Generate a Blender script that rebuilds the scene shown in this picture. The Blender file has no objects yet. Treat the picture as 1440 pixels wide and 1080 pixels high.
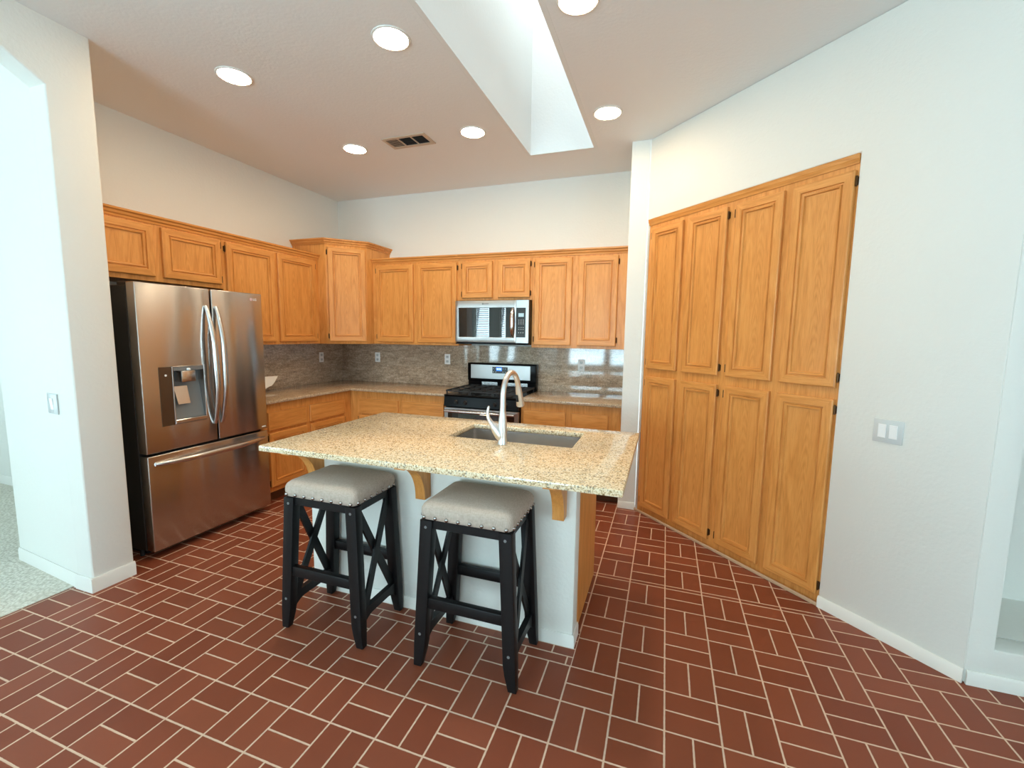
import bpy, bmesh, math, random
from mathutils import Vector, Matrix
random.seed(7)
C = bpy.context.scene.collection
scene = bpy.context.scene
PI = math.pi

# ------------------------------------------------------------------ camera
cam_data = bpy.data.cameras.new('camera')
cam = bpy.data.objects.new('camera', cam_data)
C.objects.link(cam)
cam_data.sensor_fit = 'HORIZONTAL'
cam_data.sensor_width = 36.0
cam_data.lens = 619.66 / 1440 * 36.0
cam_data.clip_start = 0.05
yaw, pitch, roll = 0.33342, 0.11103, 0.01354
cy, sy, cp, sp = math.cos(yaw), math.sin(yaw), math.cos(pitch), math.sin(pitch)
F = Vector((-sy * cp, cy * cp, -sp)); R0 = Vector((cy, sy, 0)); U0 = R0.cross(F)
R1 = R0 * math.cos(roll) + U0 * math.sin(roll); U1 = U0 * math.cos(roll) - R0 * math.sin(roll)
M4 = Matrix(((R1.x, U1.x, -F.x, 3.801), (R1.y, U1.y, -F.y, -4.495), (R1.z, U1.z, -F.z, 1.498), (0, 0, 0, 1)))
cam.matrix_world = M4
scene.camera = cam

# ------------------------------------------------------------------ light and exposure
scene.view_settings.view_transform = 'Standard'
scene.view_settings.look = 'None'
scene.view_settings.gamma = 1.0
scene.view_settings.use_curve_mapping = False
scene.view_settings.exposure = 0.70

LAMP = 62.0            # radiance of the recessed lamp lenses
DAY = (0.60, 0.87, 1.0)
world = bpy.data.worlds.new('daylight_sky')
scene.world = world
world.use_nodes = True
bg = world.node_tree.nodes['Background']
bg.inputs[0].default_value = (0.72, 0.88, 1.0, 1)
bg.inputs[1].default_value = 1.8


def area(name, loc, direction, sx, sy_, power, color):
    d = bpy.data.lights.new(name, 'AREA')
    d.shape = 'RECTANGLE'; d.size = sx; d.size_y = sy_; d.energy = power; d.color = color
    o = bpy.data.objects.new(name, d); C.objects.link(o)
    o.location = loc
    o.rotation_euler = Vector(direction).to_track_quat('-Z', 'Y').to_euler()
    return o


# daylight entering by the windows (each light stands in its window opening)
area('rear_window_daylight', (1.63, -8.62, 1.5), (0, 1, .25), 1.0, 1.7, 94, DAY)
area('rear_window_daylight_beside', (2.75, -8.62, 1.5), (0, 1, .25), .85, 1.7, 72, DAY)
area('right_window_daylight', (7.62, -6.1, 1.5), (-1, 0, .5), 2.5, 1.7, 62, DAY)
area('carpet_room_window_daylight', (-1.375, -8.62, 1.5), (0, 1, .3), .46, 1.7, 30, DAY)
area('carpet_room_slim_window_daylight', (-.71, -8.62, 1.5), (0, 1, .3), .18, 1.7, 13, DAY)
area('carpet_room_side_daylight', (-4.17, -5.6, 1.22), (1, 0, .15), 2.5, 2.2, 68, DAY)
area('skylight_daylight', (2.88, -1.79, 4.95), (0, 0, -1), 0.5, 2.2, 9, (0.88, 0.96, 1.0))


# ------------------------------------------------------------------ mesh helpers
def new():
    return bmesh.new()


def obj(name, bm, mat, parent=None, sharp=35, loc=None, rot=None):
    me = bpy.data.meshes.new(name)
    bmesh.ops.recalc_face_normals(bm, faces=bm.faces[:])
    bm.to_mesh(me); bm.free()
    for m in (mat if isinstance(mat, (list, tuple)) else [mat]):
        me.materials.append(m)
    me.shade_smooth()
    me.set_sharp_from_angle(angle=math.radians(sharp))
    o = bpy.data.objects.new(name, me)
    C.objects.link(o)
    if parent is not None:
        o.parent = parent
    if loc is not None: o.location = loc
    if rot is not None: o.rotation_euler = rot
    return o


def tag(o, label, cat, group=None):
    o['label'] = label; o['category'] = cat
    if group: o['group'] = group
    return o


def thing(name, label, cat, loc=(0, 0, 0), rz=0.0, group=None):
    o = bpy.data.objects.new(name, None); C.objects.link(o)
    o.empty_display_size = 0.1
    o.location = loc; o.rotation_euler = (0, 0, rz)
    return tag(o, label, cat, group)


def struct(name, bm, mat, parent=None, sharp=35):
    o = obj(name, bm, mat, parent, sharp)
    if parent is None: o['kind'] = 'structure'
    return o


def copy_tree(o, parent=None):
    c = o.copy(); C.objects.link(c)
    c.parent = parent
    for ch in list(o.children):
        copy_tree(ch, c)
    return c


def box(bm, x0, x1, y0, y1, z0, z1, bev=0.0, seg=2, mi=0):
    r = bmesh.ops.create_cube(bm, size=1.0)
    vs = r['verts']
    for v in vs:
        v.co = Vector((x0 + (v.co.x + .5) * (x1 - x0), y0 + (v.co.y + .5) * (y1 - y0), z0 + (v.co.z + .5) * (z1 - z0)))
    fs = set(f for v in vs for f in v.link_faces)
    for f in fs: f.material_index = mi
    if bev > 0:
        es = list(set(e for v in vs for e in v.link_edges))
        bmesh.ops.bevel(bm, geom=es, offset=bev, segments=seg, profile=0.5, affect='EDGES')


def loft(bm, rings, cap0=True, cap1=True, closed=True, mi=0):
    vr = [[bm.verts.new(p) for p in ring] for ring in rings]
    n = len(vr[0])
    for a, b in zip(vr, vr[1:]):
        for i in range(n if closed else n - 1):
            j = (i + 1) % n
            f = bm.faces.new((a[i], a[j], b[j], b[i])); f.material_index = mi
    if cap0: bm.faces.new(list(reversed(vr[0]))).material_index = mi
    if cap1: bm.faces.new(vr[-1]).material_index = mi
    return vr


def rect_ring(x0, x1, y0, y1, z):
    return [(x0, y0, z), (x1, y0, z), (x1, y1, z), (x0, y1, z)]


def rrect(hx, hy, r, z, n=6, cx=0, cy_=0):
    pts = []
    r = max(min(r, hx - 1e-4, hy - 1e-4), 1e-4)
    for k, (sx, sy2) in enumerate(((1, 1), (-1, 1), (-1, -1), (1, -1))):
        for i in range(n + 1):
            a = PI / 2 * k + PI / 2 * i / n
            pts.append((cx + sx * (hx - r) + r * math.cos(a), cy_ + sy2 * (hy - r) + r * math.sin(a), z))
    return pts


def lathe(bm, prof, n=24, c=(0, 0, 0), axis='z', mi=0):
    rings = []
    for r, h in prof:
        ring = []
        for i in range(n):
            a = 2 * PI * i / n
            p = (r * math.cos(a), r * math.sin(a), h)
            if axis == 'y': p = (p[0], -p[2], p[1])       # points towards -y
            if axis == 'x': p = (p[2], p[0], p[1])
            ring.append((c[0] + p[0], c[1] + p[1], c[2] + p[2]))
        rings.append(ring)
    loft(bm, rings, mi=mi)


def tube(bm, pts, rad, n=12, flat=1.0, up=(0, 0, 1), mi=0):
    pts = [Vector(p) for p in pts]
    if not isinstance(rad, (list, tuple)): rad = [rad] * len(pts)
    rings = []
    prev = None
    for i, p in enumerate(pts):
        t = (pts[min(i + 1, len(pts) - 1)] - pts[max(i - 1, 0)]).normalized()
        if prev is None:
            u = Vector(up); u = (u - t * u.dot(t))
            if u.length < 1e-4: u = Vector((1, 0, 0)) - t * t.x
            u.normalize()
        else:
            u = (prev - t * prev.dot(t)).normalized()
        prev = u
        w = t.cross(u)
        rings.append([tuple(p + u * (rad[i] * math.cos(2 * PI * k / n)) + w * (rad[i] * flat * math.sin(2 * PI * k / n))) for k in range(n)])
    loft(bm, rings, mi=mi)


def bar(bm, p0, p1, w, t, up, bev=0.002):
    """rectangular bar from p0 to p1, width w across, thickness t along up"""
    p0, p1 = Vector(p0), Vector(p1)
    d = (p1 - p0).normalized(); u = Vector(up); u = (u - d * u.dot(d)).normalized(); s = d.cross(u)
    rings = []
    for p in (p0, p1):
        rings.append([tuple(p + s * a * w / 2 + u * b * t / 2) for a, b in ((-1, -1), (1, -1), (1, 1), (-1, 1))])
    loft(bm, rings)


def prism(bm, poly, z0, z1, mi=0):
    loft(bm, [[(x, y, z0) for x, y in poly], [(x, y, z1) for x, y in poly]], mi=mi)


def bevel_sharp(bm, off, seg=2, ang=30):
    bmesh.ops.remove_doubles(bm, verts=bm.verts[:], dist=1e-5)
    bmesh.ops.recalc_face_normals(bm, faces=bm.faces[:])
    es = [e for e in bm.edges if len(e.link_faces) == 2 and e.calc_face_angle(0) > math.radians(ang)]
    bmesh.ops.bevel(bm, geom=es, offset=off, segments=seg, profile=0.5, affect='EDGES')


def tri(bm):
    bm.normal_update()
    bmesh.ops.triangulate(bm, faces=[f for f in bm.faces if len(f.verts) > 4])


def grid_slab(bm, us, vs, holes, frame, w0, w1):
    """slab with rectangular holes: us/vs break points, holes = set of (i,j) cells left out;
    frame(u,v,w) -> xyz"""
    nu, nv = len(us), len(vs)
    A = [[bm.verts.new(frame(u, v, w0)) for v in vs] for u in us]
    B = [[bm.verts.new(frame(u, v, w1)) for v in vs] for u in us]
    solid = lambda i, j: 0 <= i < nu - 1 and 0 <= j < nv - 1 and (i, j) not in holes
    for i in range(nu - 1):
        for j in range(nv - 1):
            if not solid(i, j): continue
            bm.faces.new((A[i][j], A[i + 1][j], A[i + 1][j + 1], A[i][j + 1]))
            bm.faces.new((B[i][j], B[i][j + 1], B[i + 1][j + 1], B[i + 1][j]))
            for (di, dj, a, b) in ((-1, 0, (i, j), (i, j + 1)), (1, 0, (i + 1, j), (i + 1, j + 1)), (0, -1, (i, j), (i + 1, j)), (0, 1, (i, j + 1), (i + 1, j + 1))):
                if not solid(i + di, j + dj):
                    bm.faces.new((A[a[0]][a[1]], A[b[0]][b[1]], B[b[0]][b[1]], B[a[0]][a[1]]))


# ------------------------------------------------------------------ materials
def srgb(r, g, b):
    f = lambda c: c / 12.92 if c <= .04045 else ((c + .055) / 1.055) ** 2.4
    return (f(r / 255), f(g / 255), f(b / 255), 1)


class NT:
    def __init__(s, name):
        s.m = bpy.data.materials.new(name); s.m.use_nodes = True
        s.t = s.m.node_tree; s.b = s.t.nodes['Principled BSDF']

    def n(s, typ, **kw):
        nd = s.t.nodes.new(typ)
        for k, v in kw.items(): setattr(nd, k, v)
        return nd

    def l(s, a, b): s.t.links.new(a, b)

    def math(s, op, a, b=None, c=None):
        nd = s.n('ShaderNodeMath', operation=op)
        for i, v in enumerate((a, b, c)):
            if v is None: continue
            if isinstance(v, (int, float)): nd.inputs[i].default_value = v
            else: s.l(v, nd.inputs[i])
        return nd.outputs[0]

    def mix(s, fac, a, b, blend='MIX'):
        nd = s.n('ShaderNodeMix', data_type='RGBA', blend_type=blend)
        for i, v in ((0, fac), (6, a), (7, b)):
            if isinstance(v, (int, float)): nd.inputs[i].default_value = v
            elif isinstance(v, tuple): nd.inputs[i].default_value = v
            else: s.l(v, nd.inputs[i])
        return nd.outputs[2]

    def ramp(s, fac, stops, interp='LINEAR'):
        nd = s.n('ShaderNodeValToRGB'); cr = nd.color_ramp; cr.interpolation = interp
        while len(cr.elements) < len(stops): cr.elements.new(0.5)
        for e, (p, c) in zip(cr.elements, stops): e.position = p; e.color = c
        s.l(fac, nd.inputs[0])
        return nd.outputs[0]

    def noise(s, vec, scale, detail=2, rough=.5, dist=0):
        nd = s.n('ShaderNodeTexNoise')
        nd.inputs['Scale'].default_value = scale; nd.inputs['Detail'].default_value = detail
        nd.inputs['Roughness'].default_value = rough; nd.inputs['Distortion'].default_value = dist
        if vec is not None: s.l(vec, nd.inputs['Vector'])
        return nd.outputs[0]

    def coord(s, scale=(1, 1, 1), rnd=False, rot=(0, 0, 0)):
        tc = s.n('ShaderNodeTexCoord'); mp = s.n('ShaderNodeMapping')
        mp.inputs['Scale'].default_value = scale; mp.inputs['Rotation'].default_value = rot
        v = tc.outputs['Object']
        if rnd:
            oi = s.n('ShaderNodeObjectInfo'); mu = s.n('ShaderNodeMath', operation='MULTIPLY'); mu.inputs[1].default_value = 37.0
            s.l(oi.outputs['Random'], mu.inputs[0])
            ad = s.n('ShaderNodeVectorMath', operation='ADD'); s.l(v, ad.inputs[0]); s.l(mu.outputs[0], ad.inputs[1])
            v = ad.outputs[0]
        s.l(v, mp.inputs['Vector'])
        return mp.outputs[0]

    def bump(s, h, strength, dist=.01):
        nd = s.n('ShaderNodeBump'); nd.inputs['Strength'].default_value = strength; nd.inputs['Distance'].default_value = dist
        s.l(h, nd.inputs['Height']); s.l(nd.outputs[0], s.b.inputs['Normal'])

    def set(s, **kw):
        names = dict(base='Base Color', rough='Roughness', metal='Metallic', spec='Specular IOR Level', coat='Coat Weight', coatr='Coat Roughness')
        for k, v in kw.items():
            i = s.b.inputs[names.get(k, k)]
            if isinstance(v, (int, float, tuple)): i.default_value = v
            else: s.l(v, i)
        return s


def plain(name, col, rough=.5, metal=0.0, spec=.5, **kw):
    return NT(name).set(base=col, rough=rough, metal=metal, spec=spec, **kw).m


def paint(name, col, bump=.25, rough=.6):
    t = NT(name); v = t.coord((1, 1, 1))
    h = t.math('ADD', t.noise(v, 55, 3), t.math('MULTIPLY', t.noise(v, 18, 2), .6))
    t.set(base=col, rough=rough, spec=.35); t.bump(h, bump, .006)
    return t.m


def oak(name, horizontal=False):
    t = NT(name)
    # long soft figure, finer streaks and pores, all running along the grain
    if horizontal:
        s1, s2, s3 = (1.0, 9, 9), (5, 70, 70), (10, 260, 260)
    else:
        s1, s2, s3 = (9, 9, 1.0), (70, 70, 5), (260, 260, 10)
    v1, v2, v3 = t.coord(s1, True), t.coord(s2, True), t.coord(s3, True)
    fig = t.noise(v1, 1.0, 3, .5, 1.2)
    fine = t.noise(v2, 1.0, 3, .6)
    pores = t.noise(v3, 1.0, 2, .6)
    rings = t.math('FRACT', t.math('MULTIPLY', fig, 5.0))
    rings = t.math('ABSOLUTE', t.math('SUBTRACT', t.math('MULTIPLY', rings, 2.0), 1.0))
    if not horizontal:
        # cathedral arches of plain-sawn boards down the middle of each panel
        tc = t.n('ShaderNodeTexCoord'); sx = t.n('ShaderNodeSeparateXYZ'); t.l(tc.outputs['Object'], sx.inputs[0])
        oi = t.n('ShaderNodeObjectInfo')
        xc = t.math('SUBTRACT', sx.outputs[0], t.math('ADD', .13, t.math('MULTIPLY', oi.outputs['Random'], .07)))
        x2 = t.math('MULTIPLY', xc, xc)
        arch = t.math('ADD', t.math('ADD', t.math('MULTIPLY', sx.outputs[2], 13.0), t.math('MULTIPLY', x2, 2600.0)), t.math('MULTIPLY', fig, 4.0))
        ar = t.math('ABSOLUTE', t.math('SUBTRACT', t.math('MULTIPLY', t.math('FRACT', arch), 2.0), 1.0))
        fade = t.math('MULTIPLY', t.math('MAXIMUM', 0.0, t.math('SUBTRACT', 1.0, t.math('MULTIPLY', x2, 260.0))), .75)
        rings = t.math('ADD', t.math('MULTIPLY', rings, t.math('SUBTRACT', 1.0, fade)), t.math('MULTIPLY', ar, fade))
    a = t.math('ADD', t.math('MULTIPLY', rings, .38), t.math('MULTIPLY', fine, .62))
    col = t.ramp(a, [(0.12, srgb(202, 132, 64)), (.5, srgb(222, 152, 79)), (.9, srgb(232, 166, 94))])
    dark = t.ramp(pores, [(.34, (.88, .84, .78, 1)), (.50, (1, 1, 1, 1))])
    col = t.mix(1.0, col, dark, 'MULTIPLY')
    t.set(base=col, rough=.38, spec=.35, coat=.06, coatr=.25)
    t.bump(pores, .12, .002)
    return t.m


def granite(name, stops, sc=150, veins=0.0, rough=.12, fleck=(.16, .14, .12, 1)):
    t = NT(name); v = t.coord((1, 1, 1))
    n1 = t.noise(v, sc, 3, .7); n2 = t.noise(v, sc * .45, 2, .6)
    a = t.math('ADD', t.math('MULTIPLY', n1, .75), t.math('MULTIPLY', n2, .25))
    if veins:
        vv = t.coord((1.0, 1.0, 2.6), rot=(.5, .55, .3))
        w = t.noise(vv, 6, 5, .65, 1.5)
        w2 = t.noise(t.coord((9, 9, 60), rot=(.35, .5, .2)), 1.0, 3, .6, .6)
        a = t.math('ADD', a, t.math('MULTIPLY', t.math('SUBTRACT', w, .5), veins))
        a = t.math('ADD', a, t.math('MULTIPLY', t.math('SUBTRACT', w2, .5), veins))
    col = t.ramp(a, stops)
    vo = t.n('ShaderNodeTexVoronoi'); vo.inputs['Scale'].default_value = sc * .55; t.l(v, vo.inputs['Vector'])
    n3 = t.noise(v, sc * .22, 2, .5)
    fl = t.math('MULTIPLY', t.math('LESS_THAN', vo.outputs['Distance'], .33), t.math('GREATER_THAN', n3, .5))
    col = t.mix(t.math('MULTIPLY', fl, .65), col, fleck)
    t.set(base=col, rough=rough, spec=.5)
    return t.m


def steel(name, col=(.62, .60, .57, 1), rough=.28, wave=0.0, vertical=True):
    t = NT(name)
    v = t.coord((260, 260, 2) if vertical else (2, 2, 260))
    br = t.noise(v, 1, 2, .6)
    r = t.math('ADD', t.math('MULTIPLY', br, .03), rough - .015)
    t.set(base=col, metal=1.0, rough=r)
    if wave:
        w = t.noise(t.coord((1, 5.5, .45)), 1.0, 0, .4)
        t.bump(w, wave, .05)
    return t.m


def tile_floor():
    t = NT('quarry_tile_floor'); M = .2032; OX, OY = 1.83584, -3.46189
    tc = t.n('ShaderNodeTexCoord'); sp_ = t.n('ShaderNodeSeparateXYZ'); t.l(tc.outputs['Object'], sp_.inputs[0])
    x, y = sp_.outputs[0], sp_.outputs[1]
    m = t.math
    ys = OY + 8 * M
    above = m('GREATER_THAN', y, ys + .032)
    strip = m('MULTIPLY', m('GREATER_THAN', y, ys), m('SUBTRACT', 1.0, above))
    yy = m('SUBTRACT', y, m('MULTIPLY', above, .032))
    u = m('DIVIDE', m('SUBTRACT', x, OX), M); v = m('DIVIDE', m('SUBTRACT', yy, OY), M)
    fu, fv = m('FLOOR', u), m('FLOOR', v)
    par = m('FLOORED_MODULO', m('ADD', fu, fv), 2.0)          # 0: split along u, 1: split along v
    lu, lv = m('SUBTRACT', u, fu), m('SUBTRACT', v, fv)
    hu, hv = m('FLOOR', m('MULTIPLY', lu, 2.0)), m('FLOOR', m('MULTIPLY', lv, 2.0))
    lu2, lv2 = m('FRACT', m('MULTIPLY', lu, 2.0)), m('FRACT', m('MULTIPLY', lv, 2.0))
    def edge(a, size): return m('MULTIPLY', m('MINIMUM', a, m('SUBTRACT', 1.0, a)), size)
    def sel(f, a, b): return m('ADD', m('MULTIPLY', m('SUBTRACT', 1.0, f), a), m('MULTIPLY', f, b))
    d0 = m('MINIMUM', edge(lu2, M / 2), edge(lv, M)); d1 = m('MINIMUM', edge(lu, M), edge(lv2, M / 2))
    d = sel(par, d0, d1)
    idx = m('ADD', m('ADD', m('MULTIPLY', fu, 13.7), m('MULTIPLY', fv, 7.3)), m('MULTIPLY', sel(par, hu, hv), 3.1))
    # narrow cut strip of tile along the seam
    ds = m('MINIMUM', m('MINIMUM', m('SUBTRACT', y, ys), m('SUBTRACT', ys + .032, y)), edge(lu, M))
    d = sel(strip, d, ds)
    # border rows of cut tile against the island front
    yb = OY + 4 * M
    reg = m('MULTIPLY', m('MULTIPLY', m('GREATER_THAN', y, yb), m('LESS_THAN', y, -2.4)), m('MULTIPLY', m('GREATER_THAN', x, 1.75), m('LESS_THAN', x, OX + 8 * M)))
    rv = m('DIVIDE', m('SUBTRACT', y, yb), .057); rf = m('FLOOR', rv)
    ru = m('ADD', u, m('MULTIPLY', m('FLOORED_MODULO', rf, 2.0), .38))
    db = m('MINIMUM', edge(m('FRACT', rv), .057), edge(m('FRACT', m('ADD', ru, .12)), M))
    d = sel(reg, d, db)
    wob = m('MULTIPLY', m('SUBTRACT', t.noise(tc.outputs['Object'], 60, 2), .5), .0022)
    d = m('ADD', d, wob)
    mask = t.n('ShaderNodeMapRange'); t.l(d, mask.inputs[0])
    mask.inputs[1].default_value = .0026; mask.inputs[2].default_value = .0044
    mk = mask.outputs[0]
    wn = t.n('ShaderNodeTexWhiteNoise', noise_dimensions='1D'); t.l(idx, wn.inputs['W'])
    tone = t.ramp(wn.outputs[0], [(0, srgb(128, 62, 39)), (.5, srgb(137, 69, 45)), (1, srgb(145, 76, 51))])
    mott = t.noise(tc.outputs['Object'], 14, 4, .6)
    tone = t.mix(m('MULTIPLY', mott, .35), tone, srgb(122, 69, 48))
    col = t.mix(mk, srgb(218, 190, 166), tone)
    rough = m('ADD', .46, m('MULTIPLY', m('SUBTRACT', 1.0, mk), .3))
    t.set(base=col, rough=rough, spec=.36)
    h = m('ADD', mk, m('MULTIPLY', t.noise(tc.outputs['Object'], 25, 3), .25))
    t.bump(h, .35, .004)
    return t.m


def carpet_mat():
    t = NT('loop_carpet'); tc = t.n('ShaderNodeTexCoord')
    vo = t.n('ShaderNodeTexVoronoi'); vo.inputs['Scale'].default_value = 55; t.l(tc.outputs['Object'], vo.inputs['Vector'])
    n = t.noise(tc.outputs['Object'], 9, 3)
    c = t.ramp(vo.outputs['Distance'], [(0, srgb(248, 244, 232)), (.7, srgb(208, 202, 186))])
    c = t.mix(t.math('MULTIPLY', n, .3), c, srgb(222, 217, 203))
    t.set(base=c, rough=.95, spec=.1); t.bump(t.math('SUBTRACT', 1.0, vo.outputs['Distance']), .6, .01)
    return t.m


def linen():
    t = NT('linen_fabric')
    a = t.noise(t.coord((420, 60, 60)), 1, 2); b = t.noise(t.coord((60, 420, 60)), 1, 2); s_ = t.noise(t.coord((6, 6, 6)), 1, 2)
    w = t.math('MULTIPLY', t.math('ADD', a, b), .5)
    c = t.ramp(w, [(.3, srgb(172, 156, 142)), (.7, srgb(204, 189, 174))])
    c = t.mix(t.math('MULTIPLY', s_, .25), c, srgb(178, 163, 149))
    t.set(base=c, rough=.9, spec=.15); t.bump(w, .25, .002)
    return t.m


def emit(name, col, strength):
    t = NT(name); t.set(base=(.02, .02, .02, 1), rough=.3)
    t.b.inputs['Emission Color'].default_value = col; t.b.inputs['Emission Strength'].default_value = strength
    return t.m


WALL = paint('white_wall_paint', srgb(232, 231, 223))
CEIL = paint('ceiling_paint', srgb(238, 238, 235), .2)
SHAFT = paint('skylight_shaft_paint', srgb(236, 236, 232), .2)
TRIM = plain('white_trim_paint', srgb(236, 234, 226), .4)
OAK, OAKH = oak('honey_oak'), oak('honey_oak_cross_grain', True)
TOE = plain('toe_kick_brown', srgb(96, 62, 36), .5)
BRONZE = plain('bronze_hinge', srgb(84, 58, 34), .4, .8)
G_TOP = granite('speckled_beige_granite', [(.35, srgb(112, 92, 66)), (.43, srgb(196, 166, 120)), (.50, srgb(239, 218, 180)), (.61, srgb(249, 238, 212)), (.72, srgb(168, 146, 112))], 130, 0, .13)
G_CNT = granite('brown_beige_granite', [(.30, srgb(96, 80, 64)), (.43, srgb(160, 134, 106)), (.52, srgb(192, 168, 138)), (.65, srgb(206, 186, 160))], 150, .15, .13)
G_SPL = granite('veined_grey_granite', [(.22, srgb(98, 82, 70)), (.42, srgb(160, 139, 117)), (.55, srgb(190, 168, 144)), (.72, srgb(216, 198, 176))], 130, .45, .055)
STEEL = steel('brushed_steel', (.54, .51, .48, 1), .24, .3)
STEEL.node_tree.nodes['Principled BSDF'].inputs['Anisotropic'].default_value = .82
STEEL.node_tree.nodes['Principled BSDF'].inputs['Anisotropic Rotation'].default_value = .25
_tg = STEEL.node_tree.nodes.new('ShaderNodeTangent'); _tg.direction_type = 'RADIAL'; _tg.axis = 'Z'
STEEL.node_tree.links.new(_tg.outputs[0], STEEL.node_tree.nodes['Principled BSDF'].inputs['Tangent'])
STEELH = steel('brushed_steel_horizontal', (.47, .465, .455, 1), .32, 0, False)
STEELB = steel('bright_steel', (.62, .61, .60, 1), .24)
SINKS = steel('sink_steel', (.66, .65, .63, 1), .26, 0, False)
NICKEL = plain('satin_nickel', (.72, .72, .71, 1), .33, 1.0)
BLACKP = plain('black_enamel', (.006, .006, .0065, 1), .2, 0, .1)
BLACKG = plain('black_glass', (.008, .009, .011, 1), .012, 0, 1.0)
KNOB = plain('black_knob', (.012, .012, .013, 1), .25, 0, .6)
IRON = plain('cast_iron', (.018, .018, .018, 1), .6)
GREYSIDE = plain('dark_grey_fridge_side', srgb(40, 38, 35), .45)
GASKET = plain('black_gasket', (.01, .01, .01, 1), .6)
PLAST = plain('white_plastic', srgb(246, 246, 243), .35)
SWITCHP = plain('pale_switch_plastic', srgb(206, 210, 208), .3)
GREYPL = plain('grey_plastic', srgb(120, 122, 122), .4)
KEYS = plain('pale_key_print', srgb(176, 180, 182), .5)
LCD = emit('pale_display', (.55, .8, .85, 1), .55)
BLUE = emit('blue_clock_display', (.02, .12, 1.0, 1), 2.2)
BLUED = emit('blue_clock_digits', (.25, .5, 1.0, 1), 5)
LENS = emit('lit_lamp_lens', (1.0, .78, .52, 1), LAMP)
BLACKW = NT('black_painted_wood'); 
_h = BLACKW.noise(BLACKW.coord((60, 60, 4)), 1, 3)
BLACKW.set(base=(.006, .006, .0065, 1), rough=.42, spec=.3); BLACKW.bump(_h, .2, .002); BLACKW = BLACKW.m
LINEN = linen()
NAIL = plain('pewter_nailhead', (.42, .40, .38, 1), .25, 1.0)
PAPER = plain('white_paper', srgb(240, 236, 228), .8)
VENTB = plain('beige_vent_metal', srgb(198, 178, 156), .5)
DARK = plain('dark_duct', (.012, .012, .011, 1), .7)
GLASS = NT('window_glass').set(base=(1, 1, 1, 1), rough=0.0).m
GLASS.node_tree.nodes['Principled BSDF'].inputs['Transmission Weight'].default_value = 1.0
GLASS.node_tree.nodes['Principled BSDF'].inputs['IOR'].default_value = 1.02
BLIND = plain('white_blind_slat', srgb(236, 240, 240), .5)
TILE = tile_floor()
CARPET = carpet_mat()

# ------------------------------------------------------------------ the room shell
ZC = 3.057
XR, YR = 7.5, -8.5           # right wall and rear wall of the big room
XL = -4.05                   # far wall of the carpeted room

bm = new(); box(bm, .60, XR + .2, YR - .2, 0.2, -.1, 0)
# floor: kitchen and dining side (the narrow strip between the rooms is tiled too)
struct('floor', bm, TILE)
bm = new(); box(bm, -.2, .599, -2.84, .2, -.1, 0); struct('floor_alcove', bm, TILE)
bm = new(); box(bm, XL - .2, .599, YR - .2, -2.842, -.1, .004)
box(bm, XL - .2, -.21, -2.842, -2.0, -.1, .004)
struct('floor_carpet', bm, CARPET)

# ceiling with the skylight opening
bm = new()
SX0, SX1, SY0, SY1 = 2.605, 3.155, -2.95, -.63
xs = [XL - .2, SX0 - .03, SX1 + .03, XR + .2]; ysb = [YR - .2, SY0 - .03, SY1 + .03, .2]
grid_slab(bm, xs, ysb, {(1, 1)}, lambda u, v, w: (u, v, w), ZC, ZC + .12)
struct('ceiling', bm, CEIL)
bm = new()
t_ = .0295; SH = 5.0
box(bm, SX0 - t_, SX0, SY0 - t_, SY1 + t_, ZC, SH); box(bm, SX1, SX1 + t_, SY0 - t_, SY1 + t_, ZC, SH)
box(bm, SX0, SX1, SY1, SY1 + t_, ZC, SH); box(bm, SX0, SX1, SY0 - t_, SY0, ZC, SH)
struct('ceiling_skylight_shaft', bm, SHAFT)

bm = new(); box(bm, -.15, 3.60, 0, .15, 0, ZC); struct('wall_back', bm, WALL)
bm = new(); box(bm, -.15, 0, -2.82, -.0005, 0, ZC); struct('wall_left', bm, WALL)
# stub wall by the pantry and the diagonal pantry wall with the cabinet recess
bm = new(); box(bm, 3.468, 3.61, -.645, -.0005, 0, ZC); struct('wall_return', bm, WALL)
S2 = math.sqrt(.5)
def dia(u, w, z): return (3.61 + u * S2 + w * S2, -.645 - u * S2 + w * S2, z)     # w>0 goes behind the wall face
UE = 2.122
bm = new()
grid_slab(bm, [.004, .02, 1.515, UE], [0, 2.437, ZC], {(1, 0)}, lambda u, v, w: dia(u, w, v), 0, .12)
bevel_sharp(bm, .008, 2, 60)
struct('wall_diagonal', bm, WALL)
# wall with the low niche at the far right
ex, ey = dia(UE, 0, 0)[0], dia(UE, 0, 0)[1]
bm = new()
grid_slab(bm, [ex + .001, 5.205, 6.3, XR], [0, .175, 1.9, ZC], {(1, 1)}, lambda u, v, w: (u, w, v), ey, ey + .12)
bevel_sharp(bm, .008, 2, 60)
struct('wall_niche', bm, WALL)
bm = new()
n0 = ey + .121; n1 = -1.62
box(bm, 5.16, 6.34, n1, n1 + .03, .145, 1.93); box(bm, 5.16, 6.34, n0, n1, .145, .175); box(bm, 5.16, 6.34, n0, n1, 1.9, 1.93)
box(bm, 5.16, 5.204, n0, n1, .1755, 1.8995); box(bm, 6.301, 6.34, n0, n1, .1755, 1.8995)
struct('wall_niche_recess', bm, WALL)
bm = new()
grid_slab(bm, [YR, -7.4, -4.8, ey + .12], [0, .6, 2.4, ZC], {(1, 1)}, lambda u, v, w: (w, u, v), XR, XR + .15)
struct('wall_right', bm, WALL)
bm = new()
grid_slab(bm, [XL, -1.63, -1.12, -.82, -.60, 1.1, 2.15, 2.3, 3.2, XR], [0, .6, 2.4, ZC], {(1, 1), (3, 1), (5, 1), (7, 1)}, lambda u, v, w: (u, w, v), YR - .15, YR)
struct('wall_rear', bm, WALL)
bm = new()
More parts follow.
